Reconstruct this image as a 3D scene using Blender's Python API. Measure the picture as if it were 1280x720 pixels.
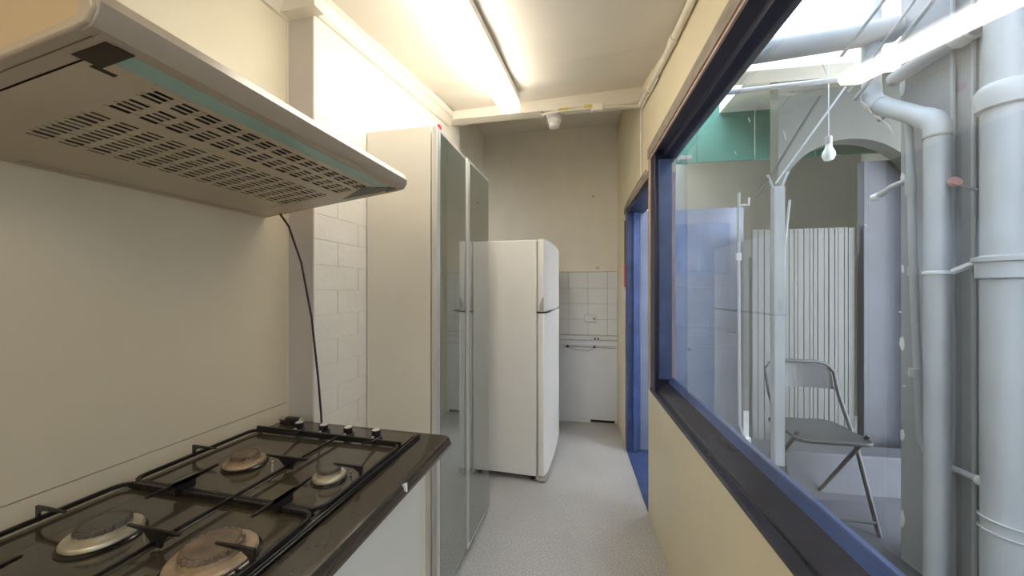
import bpy, bmesh, math, random
from mathutils import Matrix, Vector
random.seed(7)
PI = math.pi
# ---------------- camera, sky, exposure ----------------
S = bpy.context.scene
for o in list(bpy.data.objects): bpy.data.objects.remove(o)
C = S.collection
cam = bpy.data.cameras.new('camera'); camo = bpy.data.objects.new('camera', cam); C.objects.link(camo)
camo.location = (0, 0, 1.36); camo.rotation_euler = (PI/2, 0, math.atan(.229))
cam.sensor_width = 36; cam.lens = 36*445/1280; cam.shift_y = 2/1280; cam.clip_start = .02
S.camera = camo
wd = bpy.data.worlds.new('sky'); S.world = wd; wd.use_nodes = True
bg = wd.node_tree.nodes['Background']
bg.inputs[0].default_value = (.86, .91, 1.0, 1); bg.inputs[1].default_value = 6.6
S.view_settings.view_transform = 'Standard'; S.view_settings.look = 'None'
S.view_settings.exposure = 1.38; S.view_settings.gamma = 1; S.view_settings.use_curve_mapping = False

# ---------------- materials ----------------
def mat(name, col, rough=.5, metal=0, var=.06, scale=6, bump=0, bscale=40, emit=None, estr=0, coat=0, speck=None, stretch=None, spec=.5, col2=None):
    m = bpy.data.materials.new(name); m.use_nodes = True
    nt = m.node_tree; b = nt.nodes['Principled BSDF']
    b.inputs['Roughness'].default_value = rough; b.inputs['Metallic'].default_value = metal
    b.inputs['Coat Weight'].default_value = coat
    b.inputs['Specular IOR Level'].default_value = spec
    tc = nt.nodes.new('ShaderNodeTexCoord'); src = tc.outputs['Object']
    if stretch:
        mp = nt.nodes.new('ShaderNodeMapping'); mp.inputs['Scale'].default_value = stretch
        nt.links.new(src, mp.inputs[0]); src = mp.outputs[0]
    n = nt.nodes.new('ShaderNodeTexNoise'); n.inputs['Scale'].default_value = scale; n.inputs['Detail'].default_value = 5
    nt.links.new(src, n.inputs['Vector'])
    r = nt.nodes.new('ShaderNodeValToRGB')
    lo = tuple(max(0, c*(1-var)) for c in col); hi = tuple(min(1, c*(1+var)) for c in col)
    if col2: lo, hi = col, col2
    r.color_ramp.elements[0].color = (*lo, 1); r.color_ramp.elements[1].color = (*hi, 1)
    r.color_ramp.elements[0].position = .3; r.color_ramp.elements[1].position = .7
    nt.links.new(n.outputs[0], r.inputs[0]); out = r.outputs[0]
    if speck:
        n2 = nt.nodes.new('ShaderNodeTexNoise'); n2.inputs['Scale'].default_value = speck[0]; n2.inputs['Detail'].default_value = 2
        nt.links.new(tc.outputs['Object'], n2.inputs['Vector'])
        r2 = nt.nodes.new('ShaderNodeValToRGB'); r2.color_ramp.elements[0].position = speck[2]; r2.color_ramp.elements[1].position = speck[3]
        nt.links.new(n2.outputs[0], r2.inputs[0])
        mx = nt.nodes.new('ShaderNodeMix'); mx.data_type = 'RGBA'
        nt.links.new(r2.outputs[0], mx.inputs[0]); nt.links.new(out, mx.inputs[6]); mx.inputs[7].default_value = (*speck[1], 1)
        out = mx.outputs[2]
    nt.links.new(out, b.inputs['Base Color'])
    if bump:
        n3 = nt.nodes.new('ShaderNodeTexNoise'); n3.inputs['Scale'].default_value = bscale; n3.inputs['Detail'].default_value = 4
        nt.links.new(src, n3.inputs['Vector'])
        bp = nt.nodes.new('ShaderNodeBump'); bp.inputs['Strength'].default_value = bump; bp.inputs['Distance'].default_value = .004
        nt.links.new(n3.outputs[0], bp.inputs['Height']); nt.links.new(bp.outputs[0], b.inputs['Normal'])
    if emit:
        b.inputs['Emission Color'].default_value = (*emit, 1); b.inputs['Emission Strength'].default_value = estr
    return m
def glassmat(name, tint, mult=1.6, haze=.0):
    m = bpy.data.materials.new(name); m.use_nodes = True; nt = m.node_tree; nt.nodes.clear()
    o = nt.nodes.new('ShaderNodeOutputMaterial'); mx = nt.nodes.new('ShaderNodeMixShader')
    t = nt.nodes.new('ShaderNodeBsdfTransparent'); t.inputs[0].default_value = (*tint, 1)
    g = nt.nodes.new('ShaderNodeBsdfGlossy'); g.inputs['Roughness'].default_value = .0; g.inputs[0].default_value = (.95, .97, 1, 1)
    f = nt.nodes.new('ShaderNodeLayerWeight')
    pw = nt.nodes.new('ShaderNodeMath'); pw.operation = 'POWER'; pw.inputs[1].default_value = 5
    ml = nt.nodes.new('ShaderNodeMath'); ml.operation = 'MULTIPLY_ADD'; ml.inputs[1].default_value = .96*mult; ml.inputs[2].default_value = .04*mult; ml.use_clamp = True
    nt.links.new(f.outputs['Facing'], pw.inputs[0]); nt.links.new(pw.outputs[0], ml.inputs[0]); nt.links.new(ml.outputs[0], mx.inputs[0])
    d = nt.nodes.new('ShaderNodeBsdfDiffuse'); d.inputs[0].default_value = (.75, .8, .85, 1)
    m2 = nt.nodes.new('ShaderNodeMixShader')
    n = nt.nodes.new('ShaderNodeTexNoise'); n.inputs['Scale'].default_value = 2.5; n.inputs['Detail'].default_value = 6
    tc = nt.nodes.new('ShaderNodeTexCoord'); nt.links.new(tc.outputs['Object'], n.inputs['Vector'])
    mr = nt.nodes.new('ShaderNodeMapRange'); mr.inputs[1].default_value = .35; mr.inputs[2].default_value = .75
    mr.inputs[3].default_value = haze*.5; mr.inputs[4].default_value = haze*1.8
    nt.links.new(n.outputs[0], mr.inputs[0]); nt.links.new(mr.outputs[0], m2.inputs[0])
    nt.links.new(t.outputs[0], m2.inputs[1]); nt.links.new(d.outputs[0], m2.inputs[2])
    nt.links.new(m2.outputs[0], mx.inputs[1]); nt.links.new(g.outputs[0], mx.inputs[2]); nt.links.new(mx.outputs[0], o.inputs[0])
    return m
M = {}
M['cream'] = mat('cream_paint', (.80, .735, .56), .45, var=.03, bump=.15, bscale=60)
M['cream_r'] = mat('cream_paint_right', (.80, .71, .50), .4, var=.04, scale=3, bump=.12, bscale=50)
M['laminate'] = mat('cream_laminate', (.80, .69, .51), .3, var=.02, scale=2)
M['ceil'] = mat('ceiling_paint', (.80, .745, .65), .5, var=.03, scale=2, bump=.15, bscale=25)
M['trimw'] = mat('cream_gloss_trim', (.86, .81, .70), .35, var=.03, bump=.1, bscale=30)
M['whitewall'] = mat('white_painted_brick', (.86, .82, .76), .45, var=.03, bump=.4, bscale=45)
M['pier'] = mat('greyish_cream_pier', (.62, .58, .55), .5, var=.05, bump=.4, bscale=25)
M['backwall'] = mat('back_wall_cream', (.87, .82, .71), .4, var=.03, bump=.1)
M['tile'] = mat('white_glazed_tile', (.83, .85, .86), .08, var=.02, spec=.6)
M['grout'] = mat('grout', (.50, .50, .49), .7)
M['board'] = mat('white_board', (.78, .80, .84), .3, var=.02)
M['floor'] = mat('speckled_vinyl', (.55, .53, .50), .33, var=.07, scale=3, speck=(160, (.34, .33, .33), .46, .62), bump=.12, bscale=160)
M['navy'] = mat('navy_frame_paint', (.010, .013, .040), .36, var=.15, bump=.1)
M['sill'] = mat('dark_sill_paint', (.028, .03, .045), .25, var=.2, scale=9, bump=.08)
M['blue'] = mat('blue_gloss_paint', (.05, .08, .20), .28, var=.25, scale=8, bump=.2, bscale=30)
M['timber'] = mat('weathered_grey_brown_timber', (.30, .25, .20), .6, var=.25, scale=10, bump=.4, stretch=(6, 1, 6))
M['pinkstrip'] = mat('pinkish_primer_strip', (.55, .38, .33), .45, var=.15, scale=14)
M['cabside'] = mat('cabinet_off_white', (.77, .725, .63), .35, var=.015)
M['alu'] = mat('satin_aluminium', (.72, .73, .73), .35, .5, var=.03)
M['dglass'] = mat('grey_green_back_painted_glass', (.15, .18, .165), .02, var=.05, spec=.9, coat=.5)
M['dglass'].node_tree.nodes['Principled BSDF'].inputs['IOR'].default_value = 2.5
M['fridge'] = mat('fridge_white_enamel', (.80, .78, .74), .32, var=.015, bump=.05, bscale=300)
M['fseal'] = mat('grey_door_seal', (.38, .34, .31), .6)
M['greyp'] = mat('grey_plastic', (.40, .37, .34), .45)
M['blackp'] = mat('black_plastic', (.012, .011, .012), .3)
M['worktop'] = mat('dark_brown_gloss_worktop', (.040, .031, .021), .2, var=.3, scale=5, speck=(70, (.08, .066, .05), .66, .85), bump=.04, coat=.3)
M['hob'] = mat('brown_black_hob_enamel', (.062, .050, .034), .14, var=.3, scale=9, coat=.4)
M['hobdeep'] = mat('black_hob_edge', (.008, .007, .008), .18)
M['iron'] = mat('black_cast_iron', (.012, .010, .011), .38, var=.4, bump=.3, bscale=90)
M['cap'] = mat('rusty_brown_burner_cap', (.17, .122, .082), .55, var=.35, scale=30, bump=.3, bscale=90)
M['capdark'] = mat('grey_brown_burner_cap', (.10, .085, .07), .4, var=.3, scale=20, bump=.2)
M['ringal'] = mat('worn_aluminium_burner_ring', (.52, .47, .36), .38, .55, var=.25, scale=25)
M['ringtan'] = mat('tarnished_burner_ring', (.40, .30, .20), .42, .4, var=.3, scale=25)
M['chrome'] = mat('chrome', (.8, .8, .8), .12, 1)
M['hood'] = mat('hood_beige_enamel', (.50, .41, .31), .3, var=.02)
M['hoodf'] = mat('hood_underside_grimy_beige', (.60, .50, .37), .34, var=.08, scale=4)
M['hoodside'] = mat('hood_side_tan', (.58, .42, .24), .4, var=.06, scale=3)
M['teal'] = mat('green_tinted_light_cover', (.36, .56, .49), .25, var=.06)
M['dark'] = mat('dark_void', (.015, .012, .012), .7)
M['slotdark'] = mat('dark_slot_shade', (.05, .034, .022), .6)  # dark brown painted in for the shade inside hood slots and end gap
M['lamp'] = mat('lamp_diffuser', (.95, .95, .95), .4, emit=(1, .93, .80), estr=7.2)
M['lampfill'] = mat('fill_lamp_diffuser', (.95, .95, .95), .4, emit=(1, .90, .74), estr=6.5)  # glow of the added lamp behind the viewer
M['lampb'] = mat('lamp_body', (.80, .78, .75), .4)
M['pvc'] = mat('grey_white_painted_pvc', (.46, .475, .50), .4, var=.05, scale=5, bump=.15, bscale=30)
M['pvcs'] = mat('cream_conduit', (.80, .75, .64), .45, var=.05, scale=20)
M['render'] = mat('grey_rendered_wall', (.32, .325, .34), .7, var=.10, scale=3, bump=.8, bscale=14)
M['flake'] = mat('flaking_white_paint', (.75, .75, .75), .7, bump=.5)
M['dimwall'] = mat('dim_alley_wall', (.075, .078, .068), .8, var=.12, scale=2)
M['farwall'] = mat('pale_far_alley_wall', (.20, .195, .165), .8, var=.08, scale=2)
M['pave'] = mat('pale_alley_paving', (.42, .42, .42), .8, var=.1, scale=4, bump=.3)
M['tealwall'] = mat('teal_painted_sheet', (.035, .15, .12), .6, var=.12, scale=2)
M['slate'] = mat('slate_dark_panel', (.035, .038, .05), .6, var=.15)
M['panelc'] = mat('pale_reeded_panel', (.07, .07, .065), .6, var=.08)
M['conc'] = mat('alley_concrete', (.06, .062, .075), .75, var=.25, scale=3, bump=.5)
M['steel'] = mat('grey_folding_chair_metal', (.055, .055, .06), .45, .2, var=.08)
M['red'] = mat('red_plastic', (.62, .03, .05), .35)
M['redf'] = mat('faded_red_plastic', (.62, .32, .30), .45)
M['yellow'] = mat('yellow_cable_tape', (.75, .58, .12), .4)
M['brownc'] = mat('dark_cable', (.05, .02, .035), .4)
M['leafp'] = mat('greyish_blue_door_paint', (.14, .165, .24), .35, var=.15, scale=5)
M['bulb'] = mat('opal_bulb', (.75, .78, .75), .2)
M['glass'] = glassmat('window_glass', (.95, .975, .975), 1.0, .02)
M['dglass2'] = glassmat('door_panel_glass', (.75, .85, 1), 1.6, .1)

def polymat():
    m = bpy.data.materials.new('translucent_roof_sheet'); m.use_nodes = True; nt = m.node_tree; nt.nodes.clear()
    o = nt.nodes.new('ShaderNodeOutputMaterial'); mx = nt.nodes.new('ShaderNodeMixShader'); mx.inputs[0].default_value = .75
    t = nt.nodes.new('ShaderNodeBsdfTransparent'); t.inputs[0].default_value = (.8, .84, .88, 1)
    d = nt.nodes.new('ShaderNodeBsdfTranslucent'); d.inputs[0].default_value = (.62, .65, .68, 1)
    nt.links.new(t.outputs[0], mx.inputs[1]); nt.links.new(d.outputs[0], mx.inputs[2]); nt.links.new(mx.outputs[0], o.inputs[0])
    return m
M['poly'] = polymat()

# ---------------- mesh helpers ----------------
def BM(): return bmesh.new()
def box(b, x0, x1, y0, y1, z0, z1):
    vs = [b.verts.new(p) for p in ((x0,y0,z0),(x1,y0,z0),(x1,y1,z0),(x0,y1,z0),(x0,y0,z1),(x1,y0,z1),(x1,y1,z1),(x0,y1,z1))]
    for f in ((0,3,2,1),(4,5,6,7),(0,1,5,4),(1,2,6,5),(2,3,7,6),(3,0,4,7)): b.faces.new([vs[i] for i in f])
    return b
def ext(b, pts, axis, a0, a1):
    """closed polygon of 2D points extruded along axis; pts are the two other coordinates in xyz order"""
    def mk(p, a):
        l = list(p); l.insert(axis, a); return b.verts.new(l)
    A = [mk(p, a0) for p in pts]; B = [mk(p, a1) for p in pts]; n = len(pts)
    b.faces.new(A[::-1]); b.faces.new(B)
    for i in range(n): b.faces.new((A[i], A[(i+1) % n], B[(i+1) % n], B[i]))
    return b
def tube(b, pts, r, n=10, closed=False):
    pts = [Vector(p) for p in pts]; rings = []; up = None; N = len(pts)
    for i, p in enumerate(pts):
        if closed: d = (pts[(i+1) % N]-pts[i-1])
        elif i == 0: d = pts[1]-p
        elif i == N-1: d = p-pts[-2]
        else: d = (pts[i+1]-p).normalized()+(p-pts[i-1]).normalized()
        d.normalize()
        if up is None: up = Vector((0,0,1)) if abs(d.z) < .9 else Vector((1,0,0))
        u = up-d*up.dot(d)
        if u.length < 1e-4: u = Vector((0,1,0))-d*d.y
        u.normalize(); v = d.cross(u); up = u
        rr = r[i] if isinstance(r, (list, tuple)) else r
        rings.append([b.verts.new(p+(u*math.cos(2*PI*k/n)+v*math.sin(2*PI*k/n))*rr) for k in range(n)])
    for i in range(N if closed else N-1):
        A, B = rings[i], rings[(i+1) % N]
        for k in range(n): b.faces.new((A[k], A[(k+1) % n], B[(k+1) % n], B[k]))
    if not closed: b.faces.new(rings[0][::-1]); b.faces.new(rings[-1])
    return b
def lathe(b, prof, n=32, cx=0, cy=0):
    rings = []
    for r, z in prof:
        rings.append([b.verts.new((cx+r*math.cos(2*PI*k/n), cy+r*math.sin(2*PI*k/n), z)) for k in range(n)] if r > 1e-5 else [b.verts.new((cx, cy, z))])
    for A, B in zip(rings, rings[1:]):
        for k in range(n):
            k2 = (k+1) % n
            f = (A[0], B[k2], B[k]) if len(A) == 1 else (A[k], A[k2], B[0]) if len(B) == 1 else (A[k], A[k2], B[k2], B[k])
            b.faces.new(f)
    if len(rings[0]) > 1: b.faces.new(rings[0][::-1])
    if len(rings[-1]) > 1: b.faces.new(rings[-1])
    return b
def obj(name, b, m, parent=None, loc=None, rotz=0, bev=0, smooth=False, seg=2, keep=False):
    bmesh.ops.recalc_face_normals(b, faces=b.faces[:])
    me = bpy.data.meshes.new(name)
    if loc is None and parent is None and not keep:   # origin at the base of the thing
        xs = [v.co.x for v in b.verts]; ys = [v.co.y for v in b.verts]; zs = [v.co.z for v in b.verts]
        c = Vector(((min(xs)+max(xs))/2, (min(ys)+max(ys))/2, min(zs)))
        for v in b.verts: v.co -= c
        loc = c
    b.to_mesh(me); b.free()
    o = bpy.data.objects.new(name, me); C.objects.link(o)
    if m: me.materials.append(M[m] if isinstance(m, str) else m)
    if parent: o.parent = parent
    if loc is not None: o.location = loc
    o.rotation_euler = (0, 0, rotz)
    if bev:
        md = o.modifiers.new('bevel', 'BEVEL'); md.width = bev; md.segments = seg; md.limit_method = 'ANGLE'; md.angle_limit = math.radians(40)
    if smooth or bev:
        for p in me.polygons: p.use_smooth = True
        me.set_sharp_from_angle(angle=math.radians(38))
    return o
def thing(name, label, cat, loc=(0,0,0), rotz=0, group=None):
    o = bpy.data.objects.new(name, None); C.objects.link(o); o.empty_display_size = .05
    o.location = loc; o.rotation_euler = (0,0,rotz); o['label'] = label; o['category'] = cat
    if group: o['group'] = group
    return o
def tag(o, label, cat, group=None):
    o['label'] = label; o['category'] = cat
    if group: o['group'] = group
    return o
def struct(name, b, m, parent=None, loc=(0,0,0), rotz=0, bev=0, label=None):
    o = obj(name, b, m, parent, loc if parent is None else None, rotz, bev)
    if parent is None: o['kind'] = 'structure'
    if label: o['label'] = label
    return o
def B(*a): return box(BM(), *a)

# ---------------- setting: kitchen shell ----------------
RWL = (.4645, 0, 0); RWR = math.atan(.0607)      # frame of the right wall: its origin and turn
BWL = (.239, 3.748, 0); BWR = math.radians(1.76) # frame of the back wall
struct('floor', B(-1.3, .62, -1.7, 4.0, -.08, 0), 'floor')
# left wall: recessed splashback part, thicker brick part, far recess
wl = struct('wall_left', B(-1.22, -1.067, -1.7, 1.061, 0, 2.7), 'cream')
struct('upper_splash_panel', B(-1.067, -1.061, -.6, 1.055, .961, 1.70), 'laminate', wl)
struct('lower_splash_panel', B(-1.067, -1.0615, -.6, 1.055, .86, .9585), 'laminate', wl)
struct('corner_bead', B(-1.067, -1.0585, 1.055, 1.0605, .86, 2.32), 'trimw', wl)
br = struct('brick_pier', B(-1.22, -.954, 1.061, 2.44, 0, 2.75), 'whitewall', wl)
struct('pier_face', B(-1.06, -.957, 1.0575, 1.061, 0, 2.33), 'pier', wl, bev=.0)
bh = .0905
for r in range(19):
    off = 0 if r % 2 else .12
    y = 1.0575+off-.24
    k = 0
    while y < 2.44:
        y0 = max(1.0575, y); y1 = min(2.44, y+.2375)
        if y1-y0 > .02 and y0 < 1.5:
            p = random.uniform(0, .0016)
            struct('brick', B(-.957, -.952+p*.5, y0+.0001, y1-.0001, r*bh+.001, (r+1)*bh-.001), 'whitewall', wl, bev=.0007)
        y += .24
struct('plaster', B(-.957, -.9515, 1.0575, 2.44, 19*bh, 2.6), 'whitewall', wl)
struct('plaster', B(-.957, -.9515, 1.5, 2.44, 0, 19*bh), 'whitewall', wl)
struct('recess', B(-1.25, -1.156, 2.44, 3.75, 0, 3.1), 'backwall', wl)
# back wall
bw = struct('wall_back', B(-1.5, .3, 0, .12, 0, 3.12), 'backwall', None, BWL, BWR)
# lower board, tiles, ledges (local x measured from the right corner)
tb = struct('tile_bed', B(-1.45, -.004, -.004, 0, .89, 1.545), 'grout', bw)
xs = [-1.27, -1.075, -.88, -.685, -.49, -.295, -.10, -.004]; zs = [.897, 1.055, 1.215, 1.375, 1.54]
for i in range(7):
    for j in range(4):
        t = struct('tile', B(xs[i]+.0012, xs[i+1]-.0012, -.0105+random.uniform(0, .0015), -.004, zs[j]+.0012, zs[j+1]-.0012), 'tile', bw, bev=.0015)
struct('skirting_board_panel', B(-1.45, -.004, -.008, 0, .06, .785), 'board', bw, bev=.002)
struct('ledge', B(-1.45, -.004, -.022, 0, .785, .842), 'board', bw, bev=.004)
struct('upper_ledge', B(-1.45, -.004, -.016, 0, .847, .888), 'board', bw, bev=.003)
struct('lower_edge_strip', B(-1.45, -.27, -.010, 0, 0, .058), 'board', bw)
struct('floor_gap_shade', B(-.268, -.03, -.004, 0, .004, .03), 'dark', bw)  # dark strip painted for the shade inside the vent gap
struct('floor_gap_lintel', B(-.27, -.004, -.010, 0, .032, .058), 'board', bw)
# right wall
wr = struct('wall_right', B(0, .14, -1.7, 2.305, 0, .762), 'cream_r', None, RWL, RWR, bev=.006)
struct('lintel', B(0, .14, -1.7, 2.235, 2.192, 2.85), 'cream_r', wr)
struct('lintel_over_door', B(0, .14, 2.235, 3.18, 2.045, 2.95), 'cream_r', wr)
struct('end_pier', B(0, .14, 3.18, 3.85, 0, 3.1), 'cream_r', wr)
struct('lintel_upper', B(0, .14, 2.235, 3.85, 2.9, 3.1), 'cream_r', wr)
# rear of the kitchen, closed by a solid wall
struct('wall_rear', B(-1.25, .7, -1.8, -1.7, 0, 2.7), 'cream')
# ceiling: rises away from the camera, more on the right
b = BM(); st = [(-1.75, 2.28, 2.35), (.95, 2.365, 2.40), (1.3, 2.41, 2.43), (1.81, 2.475, 2.51), (2.5, 2.55, 2.69)]
L = [b.verts.new((-1.23, y, a)) for y, a, c in st]; R = [b.verts.new((.62, y, c+.03*(y > 1.3))) for y, a, c in st]
Lt = [b.verts.new((-1.23, y, 3.2)) for y, a, c in st]; Rt = [b.verts.new((.62, y, 3.2)) for y, a, c in st]
for i in range(4):
    b.faces.new((L[i], L[i+1], R[i+1], R[i])); b.faces.new((Lt[i], Rt[i], Rt[i+1], Lt[i+1]))
    b.faces.new((L[i], Lt[i], Lt[i+1], L[i+1])); b.faces.new((R[i], R[i+1], Rt[i+1], Rt[i]))
b.faces.new((L[0], R[0], Rt[0], Lt[0])); b.faces.new((L[4], Lt[4], Rt[4], R[4]))
ce = struct('ceiling', b, 'ceil')
struct('rear_soffit', B(-1.25, .62, 2.2, 3.9, 3.03, 3.2), 'ceil', ce)
# beam across
b = BM()
def quadprism(b, x0, x1, ya, yb, t, z0, z1, z2):
    vs = [(x0,ya,z0),(x1,yb,z1),(x1,yb+t,z1),(x0,ya+t,z0),(x0,ya,z2),(x1,yb,z2),(x1,yb+t,z2),(x0,ya+t,z2)]
    vs = [b.verts.new(v) for v in vs]
    for f in ((0,3,2,1),(4,5,6,7),(0,1,5,4),(1,2,6,5),(2,3,7,6),(3,0,4,7)): b.faces.new([vs[i] for i in f])
quadprism(b, -.95, .33, 2.22, 2.464, .085, 2.493, 2.592, 3.1)
struct('trim_beam', b, 'trimw')
# cornice on the left
b = BM()
def cornice(b, x, y0, y1, zl0, zl1, h=.062, d=.045):
    pr = [(0,0),(.012,0),(.02,.012),(d-.01,h-.014),(d,h-.008),(d,h+.03),(0,h+.03)]
    A = [b.verts.new((x+p, y0, zl0+q)) for p, q in pr]; Bv = [b.verts.new((x+p, y1, zl1+q)) for p, q in pr]; n = len(pr)
    b.faces.new(A[::-1]); b.faces.new(Bv)
    for i in range(n): b.faces.new((A[i], A[(i+1)%n], Bv[(i+1)%n], Bv[i]))
cornice(b, -.9535, 1.02, 2.24, 2.315, 2.455)
cornice(b, -1.0665, -1.7, 1.06, 2.225, 2.313)
box(b, -1.06, -.912, 1.015, 1.06, 2.315, 2.40)
struct('trim_cornice', b, 'trimw')
# door opening
dr = struct('door_frame_1', B(0, .10, 3.125, 3.178, .012, 2.03), 'blue', None, RWL, RWR, bev=.003)
struct('door_stop', B(.045, .075, 3.10, 3.125, .012, 2.0), 'blue', dr, bev=.003)
struct('head', B(0, .14, 2.32, 3.178, 2.0, 2.044), 'navy', dr)
struct('near_jamb', B(.01, .14, 2.306, 2.33, .012, 2.0), 'blue', dr)
struct('threshold', B(.0, .20, 2.31, 3.178, -.06, .012), 'blue', dr)
struct('head_architrave', B(-.012, .0, 2.27, 3.2, 2.028, 2.072), 'timber', dr, bev=.003)
struct('side_architrave', B(-.006, .0, 3.178, 3.198, .0, 2.04), 'timber', dr, bev=.002)
# window frame
wn = struct('window_1', B(.0, .085, 2.13, 2.235, .762, 2.192), 'navy', None, RWL, RWR, bev=.003)
struct('glazing_bead', B(.02, .088, 2.118, 2.131, .86, 2.085), 'blue', wn, bev=.002)
struct('window_sill', ext(BM(), [(-.006,.763),(.004,.758),(.11,.758),(.11,.853),(.082,.853),(.07,.842),(.018,.80),(.016,.788),(-.006,.780)], 1, -1.5, 2.235), 'sill', wn, bev=.002)
struct('inner_sill_bead', ext(BM(), [(.068,.838),(.10,.838),(.10,.872),(.088,.872)], 1, -1.5, 2.13), 'blue', wn)
struct('head_rail', ext(BM(), [(.0,2.192),(.11,2.192),(.11,2.085),(.086,2.085),(.05,2.10),(.045,2.115),(.0,2.135)], 1, -1.5, 2.235), 'navy', wn, bev=.002)
struct('head_architrave', B(-.014, .0, -1.5, 2.262, 2.138, 2.198), 'timber', wn, bev=.003)
struct('head_bead', B(-.008, .0, -1.5, 2.25, 2.126, 2.137), 'pinkstrip', wn)
struct('side_architrave', B(-.006, .14, 2.2355, 2.268, .763, 2.138), 'pinkstrip', wn, bev=.003)
struct('near_stile', B(.0, .085, -1.5, -1.4, .80, 2.192), 'navy', wn)
struct('side_pier', B(0, .14, 2.268, 2.305, .762, 2.192), 'timber', wr)
struct('window_pane', B(.0855, .0875, -1.4, 2.13, .853, 2.09), 'glass', wn)
struct('wall_right_rear', B(0, .14, -1.7, -1.5, .762, 2.192), 'cream_r', None, RWL, RWR)
SMEARS = (((.818,1.725),(.79,1.687),.006),((.788,1.684),(.768,1.664),.0045),((.766,1.662),(.747,1.633),.005),((.926,1.868),(.908,1.832),.004),((1.07,1.779),(1.06,1.75),.0025),((1.354,1.835),(1.34,1.815),.003),((1.26,1.905),(1.245,1.88),.003),((.807,1.485),(.804,1.48),.004),((.736,1.323),(.73,1.321),.002),((.730,1.197),(.722,1.199),.0025))
for (y0, z0), (y1, z1), t in SMEARS:
    d = Vector((y1-y0, z1-z0)).normalized(); n = Vector((-d.y, d.x))*t/2
    struct('paint_smear', ext(BM(), [(y0, z0), ((y0*2+y1)/3+n.x, (z0*2+z1)/3+n.y), (y1+n.x*.5, z1+n.y*.5), (y1, z1), ((y0+y1)/2-n.x, (z0+z1)/2-n.y)], 0, .0878, .0886), 'flake', wn)
# ---------------- ceiling lamp ----------------
lt = thing('ceiling_lamp', 'long white fluorescent ceiling lamp, lit, above the walkway', 'lamp', (-.50, 2.145, 2.53))
def lampbody(z0, z1, w):  # sloping prism, local; runs 1.3 m back, follows the ceiling
    b = BM(); Ln = 1.32; dz = -.17*1.03*Ln*.98; dx = .026*Ln
    pr = [(-w, z1), (-w, z0+.02), (-w+.014, z0), (w-.014, z0), (w, z0+.02), (w, z1)]
    A = [b.verts.new((x, 0, z)) for x, z in pr]; Bv = [b.verts.new((x+dx, -Ln, z+dz)) for x, z in pr]; n = len(pr)
    b.faces.new(A[::-1]); b.faces.new(Bv)
    for i in range(n): b.faces.new((A[i], A[(i+1)%n], Bv[(i+1)%n], Bv[i]))
    return b
obj('diffuser', lampbody(-.077, -.035, .058), 'lamp', lt)
obj('base_plate', lampbody(-.035, .016, .060), 'lampb', lt)

fill_lamp = thing('ceiling_lamp', 'added fluorescent fill lamp, unseen, over the walkway behind the viewer', 'lamp', (-.36, -.95, 2.30))  # unseen lamp added to brighten the hood, hob and left wall
obj('diffuser', box(BM(), -.058, .058, -.6, .6, -.077, -.035), 'lampfill', fill_lamp)
obj('base_plate', box(BM(), -.060, .060, -.6, .6, -.035, .016), 'lampb', fill_lamp)

# ---------------- range hood ----------------
hd = thing('range_hood', 'beige slimline range hood with slotted underside above the gas hob', 'hood', (-1.0605, .285, 1.597))
HL = .679; NO = .036; m_ = .12
def uz(x): return m_*x
pr = [(0, .17), (0, .0), (.485, uz(.485)), (.505, .061), (.516, .075), (.519, .088), (.512, .104), (.49, .113), (.30, .165)]
# shell: end lips + top + front as one closed slab, underside left open to the filter
b = BM()
ext(b, [(0,.17),(0,.006),(.012,.0075),(.012,.165),(.30,.158),(.488,.106),(.503,.098),(.509,.087),(.505,.077),(.488,.068),(.488,.0587),(.492,.0592),(.507,.062),(.517,.074),(.520,.088),(.512,.104),(.49,.114),(.30,.167)], 1, 0, HL)
obj('canopy', b, 'hood', hd, bev=.002)
for y0, y1 in ((-.004, .012), (HL-.012, HL+.004)):
    obj('end_lip', ext(BM(), [(.0,0),(.487,.0585),(.507,.063),(.518,.078),(.513,.098),(.495,.111),(.475,.113),(.488,.10),(.496,.086),(.488,.074),(.46,.068),(0,.010)], 1, y0, y1), 'hood', hd, bev=.003)
for y0, y1 in ((.002, .010), (HL-.010, HL-.002)):
    obj('side_panel', ext(BM(), [(0,.006),(.46,.062),(.494,.075),(.498,.09),(.49,.109),(.30,.163),(0,.166)], 1, y0, y1), 'hoodside', hd)
# perforated filter plate with real slots
def uo(x): return x+1.0605
b = BM(); Y0, Y1 = NO-.004, HL-.012
cols = [NO+.068+i*.0362 for i in range(14)]; sl = .0245
rows = [uo(-.905)+i*.0146 for i in range(11)]+[uo(-.717)+i*.0135 for i in range(4)]+[uo(-.652)+i*.0115 for i in range(3)]
sw = .0078
xs_ = [.055]; 
def fq(x0, x1, y0, y1, dz=0.0):
    vs = [b.verts.new((x, y, uz(x)+dz)) for x, y in ((x0,y0),(x1,y0),(x1,y1),(x0,y1))]; b.faces.new(vs)
Ya, Yb = cols[0]-.006, cols[-1]+sl+.006
prev = .045
for r in rows:
    fq(prev, r, Ya, Yb)
    y = Ya
    for c in cols:
        fq(r, r+sw, y, c); y = c+sl
    fq(r, r+sw, y, Yb)
    prev = r+sw
fq(prev, .456, Ya, Yb); fq(.045, .456, Y0, Ya); fq(.045, .456, Yb, Y1)
o = obj('filter_plate', b, 'hoodf', hd)
sol = o.modifiers.new('thick', 'SOLIDIFY'); sol.thickness = .001; sol.offset = 1
obj('filter_backing', ext(BM(), [(.05,uz(.05)+.010),(.46,uz(.46)+.010),(.46,uz(.46)+.013),(.05,uz(.05)+.013)], 1, NO, HL-.014), 'slotdark', hd)  # dark sheet standing in for the shade behind the slots
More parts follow.
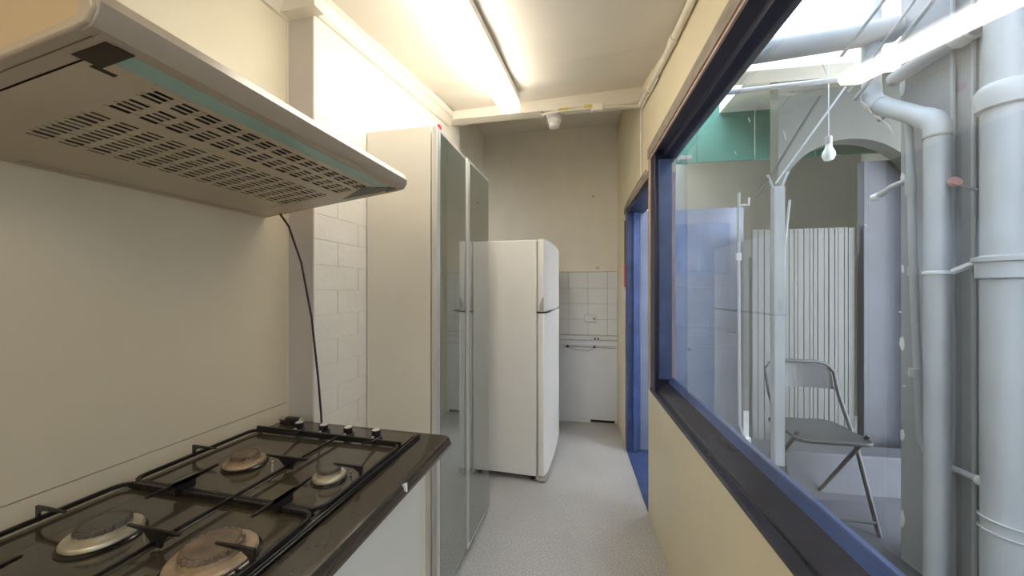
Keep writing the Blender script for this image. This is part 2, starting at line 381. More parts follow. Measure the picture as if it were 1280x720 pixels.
obj('end_margin', ext(BM(), [(0,0),(.393,uz(.393)),(.503,.0597),(.503,.066),(0,.006)], 1, .012, NO-.0065), 'hood', hd)
b = BM(); ext(b, [(.0,0),(.048,uz(.048)),(.048,uz(.048)+.004),(0,.004)], 1, NO-.004, HL-.012)
obj('rear_strip', b, 'hoodf', hd)
b = BM(); ext(b, [(.012,uz(.012)-.002),(.030,uz(.030)-.002),(.030,uz(.03)+.001),(.012,uz(.012)+.001)], 1, NO+.12, HL-.07)
obj('clip_rail', b, 'hood', hd, bev=.0015)
b = BM(); ext(b, [(.4555,.0545),(.489,.0585),(.489,.063),(.4555,.059)], 1, NO+.013, HL-.045)
obj('light_cover', b, 'teal', hd)
b = BM(); ext(b, [(.436,uz(.436)-.0012),(.494,uz(.494)-.0012),(.494,.064),(.436,uz(.436)+.001)], 1, NO-.016, NO+.012)
ext(b, [(.428,uz(.428)-.0015),(.436,uz(.436)-.0015),(.436,uz(.436)),(.428,uz(.428))], 1, NO+.004, NO+.028)
obj('end_gap_shade', b, 'slotdark', hd)  # dark piece painted in place of a shaded gap
b = BM()
vs = [b.verts.new((x, y, uz(x)-.0012)) for x, y in ((.315, NO+.618), (.43, NO+.56), (.50, NO+.612), (.44, NO+.622))]; b.faces.new(vs)
vs2 = [b.verts.new((x, y, uz(x)+.002)) for x, y in ((.315, NO+.618), (.43, NO+.56), (.50, NO+.612), (.44, NO+.622))]; b.faces.new(vs2[::-1])
for i in range(4): b.faces.new((vs[i], vs2[i], vs2[(i+1)%4], vs[(i+1)%4]))
obj('far_hole_shade', b, 'blackp', hd)  # flat black patch drawn for the shade in the far hole
# hood cord
P = [(-.99, .950, 1.612), (-.985, .985, 1.57), (-.968, 1.02, 1.45), (-.945, 1.04, 1.26), (-.925, 1.046, 1.06), (-.912, 1.046, .93), (-.908, 1.043, .9045)]
obj('cord', tube(BM(), [(x+1.0605, y-.285, z-1.597) for x, y, z in P], .0035, 8), 'brownc', hd, smooth=True)['label'] = 'thin dark cord hanging down to the worktop'

# ---------------- worktop, base cabinet ----------------
b = BM()
prof = [(-1.0595,.865),(-.447,.862),(-.436,.868),(-.435,.878),(-.440,.882),(-.440,.887),(-.446,.897),(-.456,.9),(-1.0595,.9)]
ext(b, prof, 1, -.5, 1.05)
wt = obj('worktop', b, 'worktop', bev=.001)
tag(wt, 'dark brown glossy worktop with rounded front edge under the gas hob', 'worktop')
b = BM(); 
vs = [b.verts.new(p) for p in ((-.4385,.768,.8975),(-.4385,.782,.894),(-.434,.775,.876),(-.434,.769,.879))]; b.faces.new(vs)
vs2 = [b.verts.new(v.co+Vector((-.006,0,-.002))) for v in vs]; b.faces.new(vs2[::-1])
for i in range(4): b.faces.new((vs[i], vs2[i], vs2[(i+1)%4], vs[(i+1)%4]))
ch = obj('chip', b, 'flake', None, keep=True); ch.parent = wt; ch.matrix_parent_inverse = Matrix.Translation(-wt.location)
bc = thing('base_cabinet', 'white base cabinet under the dark worktop', 'cabinet', (-.78, .3, 0))
def bcl(n, a, m, **k): return obj(n, B(a[0]+.78, a[1]+.78, a[2]-.3, a[3]-.3, a[4], a[5]), m, bc, **k)
bcl('body', (-1.05, -.535, -.5, 1.035, .1, .861), 'fridge')
bcl('plinth', (-1.05, -.56, -.5, 1.03, 0, .1), 'cabside')
bcl('filler_strip', (-.56, -.52, 1.0, 1.04, .0, .861), 'cabside')
for y0, y1 in ((.62, .995), (.205, .614), (-.45, .2)):
    d = bcl('door', (-.534, -.514, y0, y1, .11, .85), 'fridge', bev=.002)

# ---------------- gas hob ----------------
hb = thing('gas_hob', 'brown black four burner gas hob set in the dark worktop', 'hob', (-.78, .655, .9002))
def hx(x): return x+.78
def hy(y): return y-.655
def rrect(x0, x1, y0, y1, r, n=5):
    P = []
    for cx, cy, a in ((x1-r, y1-r, 0), (x0+r, y1-r, PI/2), (x0+r, y0+r, PI), (x1-r, y0+r, 1.5*PI)):
        for i in range(n+1): t = a+PI/2*i/n; P.append((cx+r*math.cos(t), cy+r*math.sin(t)))
    return P
def plate(b, P, z0, z1): ext(b, P, 2, z0, z1); return b
obj('hob_top', plate(BM(), rrect(hx(-1.045), hx(-.522), hy(.295), hy(1.018), .012), 0, .008), 'hobdeep', hb, bev=.002)
obj('cooking_surface', plate(BM(), rrect(hx(-1.038), hx(-.532), hy(.303), hy(1.011), .010), .008, .0105), 'hob', hb, bev=.001)
b = BM(); tube(b, [(hx(-.5275), hy(.3), .0105), (hx(-.5275), hy(1.012), .0105)], .0028, 8); tube(b, [(hx(-.536), hy(.3), .012), (hx(-.536), hy(.995), .012)], .0018, 8)
obj('front_rim', b, 'iron', hb, smooth=True)
# pressed wells: shallow rounded frames around each burner pair of the surface
for (x0, x1, y0, y1) in ((-1.02, -.745, .60, .895), (-.728, -.545, .60, .895), (-1.02, -.745, .31, .59), (-.728, -.545, .31, .59)):
    obj('pressed_panel', plate(BM(), rrect(hx(x0), hx(x1), hy(y0), hy(y1), .03), .0105, .0122), 'hob', hb, bev=.0015)
def burner(x, y, R, capm, ringm, teeth=True, label=None):
    g = obj('burner', lathe(BM(), [(R*1.28, .012), (R*1.30, .014), (R*1.24, .0165), (R*1.15, .018), (R*1.15, .0185)], 40), 'hobdeep', hb, loc=(hx(x), hy(y), 0), smooth=True)
    if label: g['label'] = label
    c = obj('flame_ring', lathe(BM(), [(R*1.16, .017), (R*1.20, .019), (R*1.20, .022), (R*1.14, .0255), (R*.98, .027), (R*.86, .0275), (R*.86, .034)], 48), ringm, g, smooth=True)
    b = BM()
    n = 44; zt = .042
    prf = [(R*.80, .030), (R*.84, .0335), (R*.84, .038), (R*.80, zt), (R*.74, zt), (R*.72, zt-.002), (R*.69, zt-.002), (R*.67, zt-.0004), (0, zt-.0006)]
    rings = []
    for r, z in prf[:-1]:
        rg = []
        for k in range(n*2):
            rr = r
            if teeth and z > .031 and r > R*.75: rr = r*(1.0 if (k//2) % 2 == 0 else .925)
            t = 2*PI*k/(n*2); rg.append(b.verts.new((rr*math.cos(t), rr*math.sin(t), z)))
        rings.append(rg)
    for A, Bv in zip(rings, rings[1:]):
        for k in range(n*2): b.faces.new((A[k], A[(k+1)%(2*n)], Bv[(k+1)%(2*n)], Bv[k]))
    b.faces.new(rings[0][::-1]); b.faces.new(rings[-1])
    obj('burner_cap', b, capm, g)
burner(-.868, .735, .038, 'cap', 'ringtan')
burner(-.607, .722, .030, 'capdark', 'ringal', False, 'small burner with bright worn ring')
burner(-.862, .462, .044, 'capdark', 'ringal', True)
burner(-.612, .462, .052, 'cap', 'ringtan', True, 'large rusty brown toothed burner')
# igniter pins
for x, y in ((-.80, .75), (-.56, .735), (-.80, .485)):
    obj('igniter', lathe(BM(), [(.004, .012), (.004, .022), (.0025, .023), (.0015, .030), (0, .031)], 10), 'chrome', hb, loc=(hx(x), hy(y), 0), smooth=True)
for i, x in enumerate((-.921, -.829, -.741, -.644)):
    k = obj('knob', lathe(BM(), [(.0185, .0105), (.0185, .014), (.0135, .016), (.0135, .031), (.0125, .0335), (0, .034)], 28), 'blackp', hb, loc=(hx(x), hy(.962), 0), smooth=True)
    obj('knob_top', lathe(BM(), [(.0112, .0338), (.0112, .0348), (.0100, .0352), (0, .0352)], 24), 'alu', k, smooth=True)
    obj('pointer', B(-.003, .003, -.020, -.012, .012, .020), 'alu', k)
# pan supports: lift-off cast iron grids
def support(y0, y1, yb, label, wall):
    t = thing('pan_support', label, 'pan support', (-.782, (y0+y1)/2, .9125))
    X0, X1 = -.255, .252; h = (y1-y0)/2
    P = rrect(X0, X1, -h, h, .028, 6)
    b = BM()
    def bar(q0, q1, z0, z1, w=.0042):
        d = Vector((q1[0]-q0[0], q1[1]-q0[1])).normalized(); nx, ny = -d.y*w/2, d.x*w/2
        vs = []
        for (x, y), (za, zb) in ((q0, z0), (q1, z1)):
            for s in (-1, 1):
                vs.append((b.verts.new((x+s*nx, y+s*ny, za)), b.verts.new((x+s*nx, y+s*ny, zb))))
        (a0, a1), (c0, c1), (d0, d1), (e0, e1) = vs
        for f in ((a0, a1, c1, c0), (d0, e0, e1, d1), (a0, d0, d1, a1), (c0, c1, e1, e0), (a1, d1, e1, c1), (a0, c0, e0, d0)): b.faces.new(f)
    n = len(P)
    for i in range(n): bar(P[i], P[(i+1)%n], (.004, .0125), (.004, .0125), .0075)
    for (x, y) in ((X0+.02, -h), (X1-.02, -h), (X0+.02, h), (X1-.02, h)):
        vsx = box(b, x-.005, x+.005, y-.005, y+.005, 0, .006)
    obj('frame', b, 'iron', t, bev=.001)
    xc = .047
    if wall:
        b = BM(); bar((X0+.008, h), (X1-.002, h), (.002, .020), (.002, .016), .006)
        obj('end_plate', b, 'iron', t)
    def finger(seq):
        nonlocal b
        b = BM()
        for (q0, q1, z0, z1) in seq: bar(q0, q1, z0, z1, .0045)
        obj('finger', b, 'iron', t)
    yo = yb-(y0+y1)/2
    tz = .034
    finger([((X0-.003, yo), (X0+.004, yo), (.004, tz), (.004, tz)), ((X0+.004, yo), (X0+.016, yo), (.020, tz), (.027, tz)), ((X0+.016, yo), (X0+.075, yo), (.027, tz), (.031, tz-.001))])
    finger([((X1+.003, yo), (X1-.006, yo), (.004, tz), (.004, tz)), ((X1-.006, yo), (X1-.02, yo), (.018, tz), (.027, tz)), ((X1-.02, yo), (X1-.075, yo), (.027, tz), (.031, tz-.001))])
    finger([((xc-.012, yo), (xc+.012, yo), (.004, tz), (.004, tz)), ((xc-.012, yo), (xc-.028, yo), (.012, tz), (.027, tz)), ((xc-.028, yo), (xc-.066, yo), (.027, tz), (.031, tz)), ((xc+.012, yo), (xc+.026, yo), (.012, tz), (.027, tz)), ((xc+.026, yo), (xc+.055, yo), (.027, tz), (.031, tz))])
    b = BM(); bar((xc, -h), (xc, h), (.010, .016), (.010, .016), .005); obj('cross_bar', b, 'iron', t)
    for xb in (-.088, .172):
        for s in (-1, 1):
            e = s*h; q = .018 if (wall and s > 0) else tz
            finger([((xb, e+s*.006), (xb, e-s*.016), (.004, q), (.010, q)), ((xb, e+s*.006), (xb, e+s*(.030 if not (wall and s > 0) else .007)), (q-.007, q), (q-.005, q)), ((xb, e-s*.016), (xb, e-s*.066), (q-.009, q), (tz-.004, tz))])
    return t
support(.603, .912, .735, 'cast iron pan support over the two burners nearer the knobs', True)
support(.305, .594, .462, 'cast iron pan support over the two burners nearest the camera', False)
# gas lighter lying at the wall
gl = thing('gas_lighter', 'black gas lighter with chrome tip lying at the wall behind the knobs', 'lighter', (-1.0, .995, .9255), math.radians(-8))
obj('handle', tube(BM(), [(-.005, 0, 0), (.002, 0, 0), (.052, .006, 0), (.056, .006, 0)], [.007, .010, .0115, .008], 12), 'blackp', gl, smooth=True)
b = tube(BM(), [(-.032, -.003, 0), (-.006, 0, 0)], .0065, 12); 
obj('tip', b, 'chrome', gl, smooth=True)
obj('end_ring', tube(BM(), [(.056, .006, 0), (.060, .0065, 0)], .011, 12), 'chrome', gl, smooth=True)
obj('foot', B(-.03, .05, -.004, .008, -.0148, -.0085), 'blackp', gl)

# ---------------- tall cabinet with two glass doors ----------------
tc = thing('tall_cabinet', 'tall off white cabinet with two grey green glass doors beyond the hob', 'cabinet', (-.79, 1.73, 0))
def tl(n, a, m, **k): return obj(n, B(a[0]+.79, a[1]+.79, a[2]-1.73, a[3]-1.73, a[4], a[5]), m, tc, **k)
tl('side_panel', (-.948, -.655, 1.352, 1.370, .0, 2.035), 'cabside', bev=.001)
tl('side_panel', (-.948, -.655, 2.080, 2.098, .0, 2.035), 'cabside', bev=.001)
tl('top_panel', (-.948, -.655, 1.3705, 2.0795, 2.017, 2.035), 'cabside')
tl('back_panel', (-.948, -.940, 1.3705, 2.0795, .10, 2.017), 'cabside')
tl('plinth', (-.93, -.66, 1.3705, 2.0795, .0, .05), 'greyp')
for z in (.42, .80, 1.18, 1.56): tl('shelf', (-.94, -.675, 1.3705, 2.0795, z, z+.018), 'cabside')
tl('partition', (-.94, -.675, 1.716, 1.732, .05, 2.017), 'cabside')
for y0, y1, lab, dx in ((1.356, 1.716, None, 0), (1.722, 2.098, None, .006)):
    d = obj('door', B(-.018, 0, y0-y1, 0, .03, 2.033), 'alu', tc, loc=(-.634+dx+.79, y1-1.73, 0), rotz=math.radians(1.3) if dx == 0 else 0, bev=.001)
    if dx == 0: obj('gasket', B(-.0235, -.0182, y0-y1, y0-y1+.013, .04, 2.03), 'cabside', d)
    obj('glass_panel', B(0, .0025, y0-y1+.030, -.012, .045, 2.018), 'dglass', d)
bell = thing('alarm_button', 'small red button fixed high on the white wall above the tall cabinet', 'button', (-.952, 2.06, 2.345))
obj('cap', tube(BM(), [(.010, 0, .022), (.020, 0, .022), (.026, 0, .022)], [.022, .020, .012], 18), 'red', bell, smooth=True)
obj('base_plate', B(0, .010, -.028, .028, -.006, .05), 'board', bell, bev=.003)

# ---------------- fridge ----------------
fr = thing('fridge', 'white top-freezer fridge standing beyond the tall cabinet', 'fridge', (-.72, 2.90, 0), math.radians(-1.0))
def fb(n, a, m, parent=None, **k): return obj(n, B(*a), m, parent or fr, **k)
fb('body', (-.37, .335, -.42, .42, .045, 1.712), 'fridge', bev=.008)
fb('door_seal', (.335, .345, -.41, .41, .06, 1.70), 'fseal')
def door(z0, z1, n):
    # gently bowed door slab
    b = BM(); P = [(.346, -.42), (.346, .42)]
    for i in range(13):
        t = i/12; y = .42-.84*t; edge = min(1, min(t, 1-t)/.09)
        P.append((.388+.014*math.sin(PI*t)*1+.016*math.sqrt(max(0, 1-(1-edge)**2)), y))
    ext(b, P, 2, z0, z1)
    return obj(n, b, 'fridge', fr, bev=.007)
d1 = door(1.203, 1.715, 'freezer_door'); d2 = door(.05, 1.195, 'fridge_door')
b = BM(); ext(b, [(-.3, 1.212), (-.395, 1.212), (-.395, 1.212)], 0, 0, .001) if False else None
b.free()
for d, z0, z1 in ((d1, 1.212, 1.31),):
    b = BM(); ext(b, [(.358, z0), (.388, z0), (.388, z1), (.378, z1-.012), (.360, z1-.05)], 1, -.4225, -.419)
    h = obj('handle_insert', b, 'greyp', d)
b = BM(); box(b, .336, .405, -.423, -.3, 1.1955, 1.2025); ext(b, [(.40, 1.196), (.44, 1.206), (.44, 1.2085), (.40, 1.202)], 1, -.421, -.23)
obj('handle_gap', b, 'blackp', fr)
for x in (-.30, .30):
    for y in (-.36, .36): obj('foot', lathe(BM(), [(.018, 0), (.018, .02), (.012, .022), (.012, .046)], 14), 'blackp', fr, loc=(x, y, 0), smooth=True)
fb('kick_plate', (.33, .36, -.40, .40, .012, .045), 'fridge')
fb('bottom_hinge', (.35, .395, -.415, -.36, .018, .048), 'greyp')

# ---------------- back wall fittings ----------------
def onback(name, lab, cat, x, z):   # local x on back wall frame
    c, s = math.cos(BWR), math.sin(BWR)
    return thing(name, lab, cat, (BWL[0]+x*c, BWL[1]+x*s-.0108*c, z), BWR)
po = onback('power_outlet', 'white wall power outlet on the tiles of the back wall', 'outlet', -.272, 1.03)
obj('face_plate', B(-.062, .062, -.012, 0, 0, .075), 'tile', po, bev=.004)
for x in (-.03, .03): obj('switch', B(x-.006, x+.006, -.016, -.012, .045, .06), 'board', po)
obj('base_shadow_gap', B(-.056, .056, -.008, 0, -.006, 0), 'fseal', po)
pg = obj('plug', B(.028, .05, -.03, -.012, .02, .045), 'greyp', po, bev=.003)
cp = onback('cable_run', 'grey cable clipped below the ledge of the back wall', 'cable', -.30, .785)
b = tube(BM(), [(-.24, -.016, -.012), (-.10, -.018, -.008), (0, -.018, -.010), (.28, -.018, -.016)], .0035, 8); obj('cable', b, 'fseal', cp, smooth=True)
b = tube(BM(), [(-.24, -.018, -.012), (-.12, -.020, -.040), (.0, -.02, -.05), (.05, -.02, -.025), (.07, -.02, -.01)], .003, 8); obj('loose_loop', b, 'fseal', cp, smooth=True)
for x in (-.20, .07): obj('clip', B(x-.01, x+.01, -.028, .0, -.018, .004), 'blackp', cp)
ps = onback('pipe_stub', 'two dark capped pipe stubs in the ledge above the cable', 'pipe', -.225, .862)
for x in (0, .03): obj('stub', tube(BM(), [(x, -.026, 0), (x, -.004, 0)], .009, 12), 'blackp', ps, smooth=True)
hk = onback('wall_hook', 'small dark hook on the tiles above the power outlet', 'hook', -.20, 1.55)
obj('hook_bend', tube(BM(), [(-.012, -.0, .02), (-.012, -.02, .034), (.0, -.026, .042), (.014, -.02, .036), (.014, -.012, .014)], .0025, 8), 'fseal', hk, smooth=True)
hn = onback('wall_screw', 'single dark screw high on the cream back wall', 'screw', -.245, 2.315)
obj('head', tube(BM(), [(0, -.002, 0), (0, .012, 0)], .006, 10), 'dark', hn, smooth=True)

# ---------------- smoke detector, junction box, conduits ----------------
sd = thing('smoke_detector', 'white round smoke detector hanging under the cream beam', 'smoke detector', (-.262, 2.425, 2.455))
obj('base', lathe(BM(), [(.052, .045), (.052, .092), (.048, .096), (0, .096)], 28), 'board', sd, smooth=True)
obj('sensor_dome', lathe(BM(), [(0, 0), (.022, .002), (.034, .01), (.036, .02), (.040, .024), (.040, .032), (.046, .036), (.050, .045), (0, .046)], 28), 'lampb', sd, smooth=True)
jb = thing('junction_box', 'small cream junction box on the cables along the beam', 'junction box', (.022, 2.387, 2.525))
obj('box', B(-.037, .037, -.018, .012, 0, .045), 'trimw', jb, bev=.004)
cw = thing('ceiling_cables', 'bundle of cream cables with yellow tape along the beam', 'cables', (0, 0, 0))
def cable(pts, r, m, n='cable'): return obj(n, tube(BM(), pts, r, 8), m, cw, smooth=True)
cable([(-.34, 2.322, 2.505), (-.24, 2.34, 2.535), (-.12, 2.362, 2.552), (.02, 2.39, 2.556), (.16, 2.418, 2.566), (.29, 2.44, 2.585)], .007, 'pvcs')
cable([(-.33, 2.315, 2.50), (-.22, 2.332, 2.522), (-.10, 2.356, 2.535), (.02, 2.378, 2.541), (.16, 2.405, 2.548), (.29, 2.43, 2.552)], .006, 'pvcs')
cable([(-.22, 2.328, 2.5305), (-.16, 2.340, 2.538)], .0085, 'yellow', 'tape')
cable([(-.06, 2.362, 2.5505), (-.01, 2.371, 2.5535)], .0085, 'yellow', 'tape')
cable([(-.33, 2.318, 2.53), (-.30, 2.335, 2.48), (-.29, 2.36, 2.45)], .0025, 'brownc')
cable([(-.46, 2.27, 2.51), (-.38, 2.29, 2.50), (-.33, 2.315, 2.50)], .003, 'fseal')
cr = thing('conduit', 'cream conduit running along the top of the right wall', 'conduit', RWL, RWR)
zc = lambda y: 2.40+max(0, y-1.0)*.075+max(0, y-1.8)*.07
b = tube(BM(), [(-.02, -1.6, 2.36), (-.02, 0, 2.375), (-.02, 1.0, 2.415), (-.02, 1.45, 2.437), (-.02, 1.81, 2.468), (-.02, 2.25, 2.53), (-.02, 2.43, 2.558)], .0155, 12)
obj('run', b, 'pvcs', cr, smooth=True)
b = tube(BM(), [(-.012, 2.0, 2.475), (-.012, 2.4, 2.535), (-.012, 2.465, 2.535), (-.009, 2.48, 2.45), (-.008, 2.48, 2.08), (-.01, 2.36, 2.085), (-.012, 2.32, 2.07)], .006, 8)
obj('drop_cable', b, 'pvcs', cr, smooth=True)
obj('coupling', tube(BM(), [(-.02, 1.66, 2.456), (-.02, 1.72, 2.461)], .020, 12), 'pvcs', cr, smooth=True)
obj('saddle', tube(BM(), [(-.02, 2.18, 2.519), (-.02, 2.20, 2.522)], .020, 12), 'pvcs', cr, smooth=True)
b = tube(BM(), [(-.013, 2.30, 2.085), (-.018, 2.55, 2.082), (-.014, 2.9, 2.080), (-.012, 3.18, 2.06), (-.012, 3.20, 2.0)], .005, 8)
obj('door_head_cable', b, 'fseal', cr, smooth=True)
# tag and red strap by the door
rt = thing('hanging_strap', 'red strap with white tag hanging beside the blue doorway', 'strap', RWL, RWR)
obj('strap', B(-.014, -.002, 3.185, 3.215, 1.38, 1.58), 'red', rt, bev=.003)
obj('strap_lower', B(-.012, -.002, 3.190, 3.21, 1.58, 1.95), 'blackp', rt, bev=.002)
obj('white_tag', B(-.014, -.002, 3.18, 3.215, 1.27, 1.36), 'board', rt, bev=.003)
# blue door leaf standing open into the alley
dl = thing('open_door', 'blue panelled door standing open outside the doorway', 'door', RWL, RWR)
obj('leaf', B(.105, .90, 3.145, 3.185, .02, 2.02), 'leafp', dl, bev=.003)
for z0, z1 in ((.12, .90), (1.05, 1.38)): obj('panel_moulding', B(.20, .80, 3.138, 3.145, z0, z1), 'leafp', dl, bev=.004)
obj('glass_panel', B(.20, .80, 3.1385, 3.1445, 1.48, 1.90), 'dglass2', dl)
obj('handle', tube(BM(), [(.84, 3.145, 1.02), (.84, 3.11, 1.02), (.76, 3.11, 1.02)], .009, 10), 'chrome', dl, smooth=True)

# ---------------- alley outside the window ----------------
AG = .12
struct('floor_alley', B(.135, 3.2, -2.5, 4.6, -.2, 0), 'pave', None, RWL, RWR)
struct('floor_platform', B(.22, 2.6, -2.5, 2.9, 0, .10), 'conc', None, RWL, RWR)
aw = struct('wall_alley', B(1.066, 1.30, -2.8, 1.985, 0, 3.4), 'render', None, RWL, RWR, bev=.01)
for i in range(6):
    z = .3+.40*i+random.uniform(-.04, .04); s = random.uniform(.012, .035)
    b = BM(); P = []
    for k in range(8): t = 2*PI*k/8; P.append((1.97+s*.7*math.cos(t)*random.uniform(.5, 1), z+s*1.6*math.sin(t)*random.uniform(.6, 1.1)))
    ext(b, P, 0, 1.0652, 1.068); f = struct('paint_flake', b, 'flake', aw)
ra = struct('roof_alley', B(1.07, 3.2, -2.8, 4.5, 2.86, 2.95), 'lampb', None, RWL, RWR)
struct('roof_shade_strip', B(.78, 1.065, 2.62, 4.5, 2.86, 2.95), 'lampb', ra)  # opaque strip added to keep sky light off the arch and fence
for k in range(-5, 4): struct('added_roof_sheet', B(.145, 1.065, .2+k*.6, .795+k*.6, 2.862, 2.868), 'poly', ra)  # translucent sheets added to spread sky light and cut it near the camera
struct('wall_alley_blocker', B(.14, 1.3, -2.9, -2.8, 0, 2.86), 'farwall', None, RWL, RWR)  # unseen wall added so alley light comes only from above
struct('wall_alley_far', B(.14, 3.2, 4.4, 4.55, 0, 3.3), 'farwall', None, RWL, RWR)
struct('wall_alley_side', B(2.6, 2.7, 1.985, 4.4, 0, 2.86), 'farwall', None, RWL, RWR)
struct('trim_roof_beam', B(.145, 2.2, 2.35, 2.5, 2.66, 2.86), 'trimw', None, RWL, RWR)
# arch wall (end), perpendicular, behind the chair
b = BM(); ax, ar, sp, yA = 1.36, .43, 1.93, 2.72
P = [(1.0, 0), (1.0, 2.86), (1.9, 2.86), (1.9, 0)]
arc = [(ax+ar*math.cos(PI*k/20), sp+ar*math.sin(PI*k/20)) for k in range(21)]
top = 2.86
for i in range(20):
    (xa, za), (xb, zb) = arc[i], arc[i+1]
    ext(b, [(xa, za), (xb, zb), (xb, top), (xa, top)], 1, yA, yA+.10)
box(b, ax+ar, 2.6, yA, yA+.10, 0, top)
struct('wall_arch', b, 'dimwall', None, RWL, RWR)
sdr = thing('dark_reflection_panel', 'added dark slate grey panel for a dark reflection, right under the arch', 'door', RWL, RWR)  # dark panel added for the cabinet's dark reflection and the gloom behind
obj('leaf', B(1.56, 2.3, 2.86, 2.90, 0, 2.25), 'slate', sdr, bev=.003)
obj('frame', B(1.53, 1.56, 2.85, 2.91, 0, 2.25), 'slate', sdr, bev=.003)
# reeded panel fence seen in the arch
pf = thing('reeded_fence', 'pale reeded panel fence under the arch behind the chair', 'fence', RWL, RWR)
x = .85
while x < 1.50:
    w_ = random.uniform(.020, .042)
    obj('slat', B(x, x+w_-.003, 2.896+random.uniform(0, .004), 2.91, .1, 1.80), 'panelc', pf, bev=.002); x += w_
obj('rail', B(.85, 1.52, 2.91, 2.93, .5, .56), 'panelc', pf); obj('rail', B(.85, 1.52, 2.91, 2.93, 1.5, 1.56), 'panelc', pf)
for x in (.88, 1.48): obj('post', B(x-.02, x+.02, 2.93, 2.97, 0, 1.6), 'panelc', pf)
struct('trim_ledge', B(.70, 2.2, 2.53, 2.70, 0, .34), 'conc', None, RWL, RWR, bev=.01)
# teal panels
tp = thing('teal_sheet', 'teal painted sheets high at the far end of the alley', 'sheet', RWL, RWR)
for x0, x1 in ((.3, .60), (.605, 1.05), (1.06, 1.5), (1.51, 2.1)): obj('panel', B(x0, x1, 3.30, 3.32, 2.45, 3.30), 'tealwall', tp, bev=.002)

def rwthing(n, lab, cat, group=None): return thing(n, lab, cat, RWL, RWR, group)
# big waste stack
ws = rwthing('waste_stack', 'thick grey white waste stack with collars, rightmost pipe on the alley wall', 'pipe')
X, Y = .985, 1.488
def T(b, pts, r, n=16): return tube(b, pts, r, n)
obj('pipe', T(BM(), [(X, Y, -.0), (X, Y, 2.06)], .054, 24), 'pvc', ws, smooth=True)
obj('upper_pipe', T(BM(), [(X, Y, 2.0), (X, Y, 2.86)], .047, 24), 'pvc', ws, smooth=True)
obj('collar', lathe(BM(), [(.056, 1.97), (.066, 1.975), (.068, 2.0), (.068, 2.035), (.062, 2.05), (.05, 2.06)], 28, X, Y), 'pvc', ws, smooth=True)
obj('collar', lathe(BM(), [(.056, 1.395), (.066, 1.40), (.066, 1.452), (.074, 1.456), (.074, 1.47), (.056, 1.476)], 28, X, Y), 'pvc', ws, smooth=True)
for z in (.575, .535):
    P = [(X+.058*math.cos(2*PI*k/20), Y+.058*math.sin(2*PI*k/20), z-.008*math.cos(2*PI*k/20)) for k in range(20)]
    obj('wire_clamp', tube(BM(), P, .0035, 6, closed=True), 'pvc', ws, smooth=True)
    obj('wire_end', tube(BM(), [(X, Y+.058, z+.0), (X+.02, Y+.09, z+.01)], .008, 8), 'flake', ws, smooth=True)
# medium downpipe
dp = rwthing('downpipe', 'medium grey white downpipe with an offset bend near the roof', 'pipe')
X2, Y2 = .975, 1.705
obj('pipe', T(BM(), [(X2, Y2, 0), (X2, Y2, 1.98)], .037, 20), 'pvc', dp, smooth=True)
obj('elbow', T(BM(), [(X2, Y2, 1.97), (X2, Y2, 2.01), (X2-.0, Y2+.02, 2.045), (X2-.0, Y2+.06, 2.075)], .040, 20), 'pvc', dp, smooth=True)
obj('offset_pipe', T(BM(), [(X2, Y2+.05, 2.068), (X2, Y2+.27, 2.235)], .036, 20), 'pvc', dp, smooth=True)
obj('upper_elbow', T(BM(), [(X2, Y2+.26, 2.228), (X2, Y2+.30, 2.26), (X2, Y2+.315, 2.30), (X2, Y2+.315, 2.34)], .039, 20), 'pvc', dp, smooth=True)
obj('upper_pipe', T(BM(), [(X2, Y2+.315, 2.33), (X2, Y2+.315, 2.86)], .036, 20), 'pvc', dp, smooth=True)
obj('joint_ring', lathe(BM(), [(.037, 1.965), (.041, 1.967), (.041, 1.975), (.037, 1.977)], 24, X2, Y2), 'fseal', dp, smooth=True)
obj('bracket', lathe(BM(), [(.038, 1.42), (.041, 1.422), (.041, 1.432), (.038, 1.434)], 24, X2, Y2), 'flake', dp, smooth=True)
obj('bracket_arm', T(BM(), [(X2+.02, Y2-.03, 1.427), (X2+.05, Y2-.055, 1.45), (X2+.09, Y2-.075, 1.47)], .012, 8), 'flake', dp, smooth=True)
# red tap
rv = rwthing('valve', 'small faded red valve handle between the pipes', 'valve')
obj('handle', T(BM(), [(.985, 1.655, 1.77), (.985, 1.643, 1.775)], .020, 12), 'redf', rv, smooth=True)
obj('stem', T(BM(), [(.985, 1.65, 1.765), (1.02, 1.63, 1.74), (1.066, 1.615, 1.72)], .005, 8), 'fseal', rv, smooth=True)
# small conduit
sc = rwthing('thin_pipe', 'thin white pipe bent at the top and turning along the wall low down', 'pipe')
X3, Y3 = .99, 1.825
obj('pipe', T(BM(), [(X3, 1.995, 2.175), (X3, 1.94, 2.18), (X3, 1.88, 2.15), (X3, 1.845, 2.08), (X3, 1.837, 1.95), (X3, Y3, 1.5), (X3+.02, Y3-.01, .72), (X3+.035, Y3-.02, .67), (X3+.043, Y3-.05, .645), (X3+.045, 1.59, .655), (X3+.045, 1.56, .655)], .0135, 12), 'pvc', sc, smooth=True)
obj('tee_branch', T(BM(), [(X3, 1.84, 1.84), (X3-.02, 1.90, 1.825), (X3-.03, 1.96, 1.80)], .013, 10), 'pvc', sc, smooth=True)
obj('branch_end', T(BM(), [(X3-.03, 1.955, 1.80), (X3-.035, 1.98, 1.795)], .018, 10), 'flake', sc, smooth=True)
obj('coupling', T(BM(), [(X3, Y3, 1.42), (X3, Y3, 1.46)], .017, 12), 'pvc', sc, smooth=True)
obj('coupling', T(BM(), [(X3, Y3-.005, .985), (X3, Y3-.005, 1.02)], .018, 12), 'pvc', sc, smooth=True)
obj('coupling', T(BM(), [(X3, Y3+.01, 1.77), (X3, Y3+.012, 1.86)], .018, 12), 'pvc', sc, smooth=True)
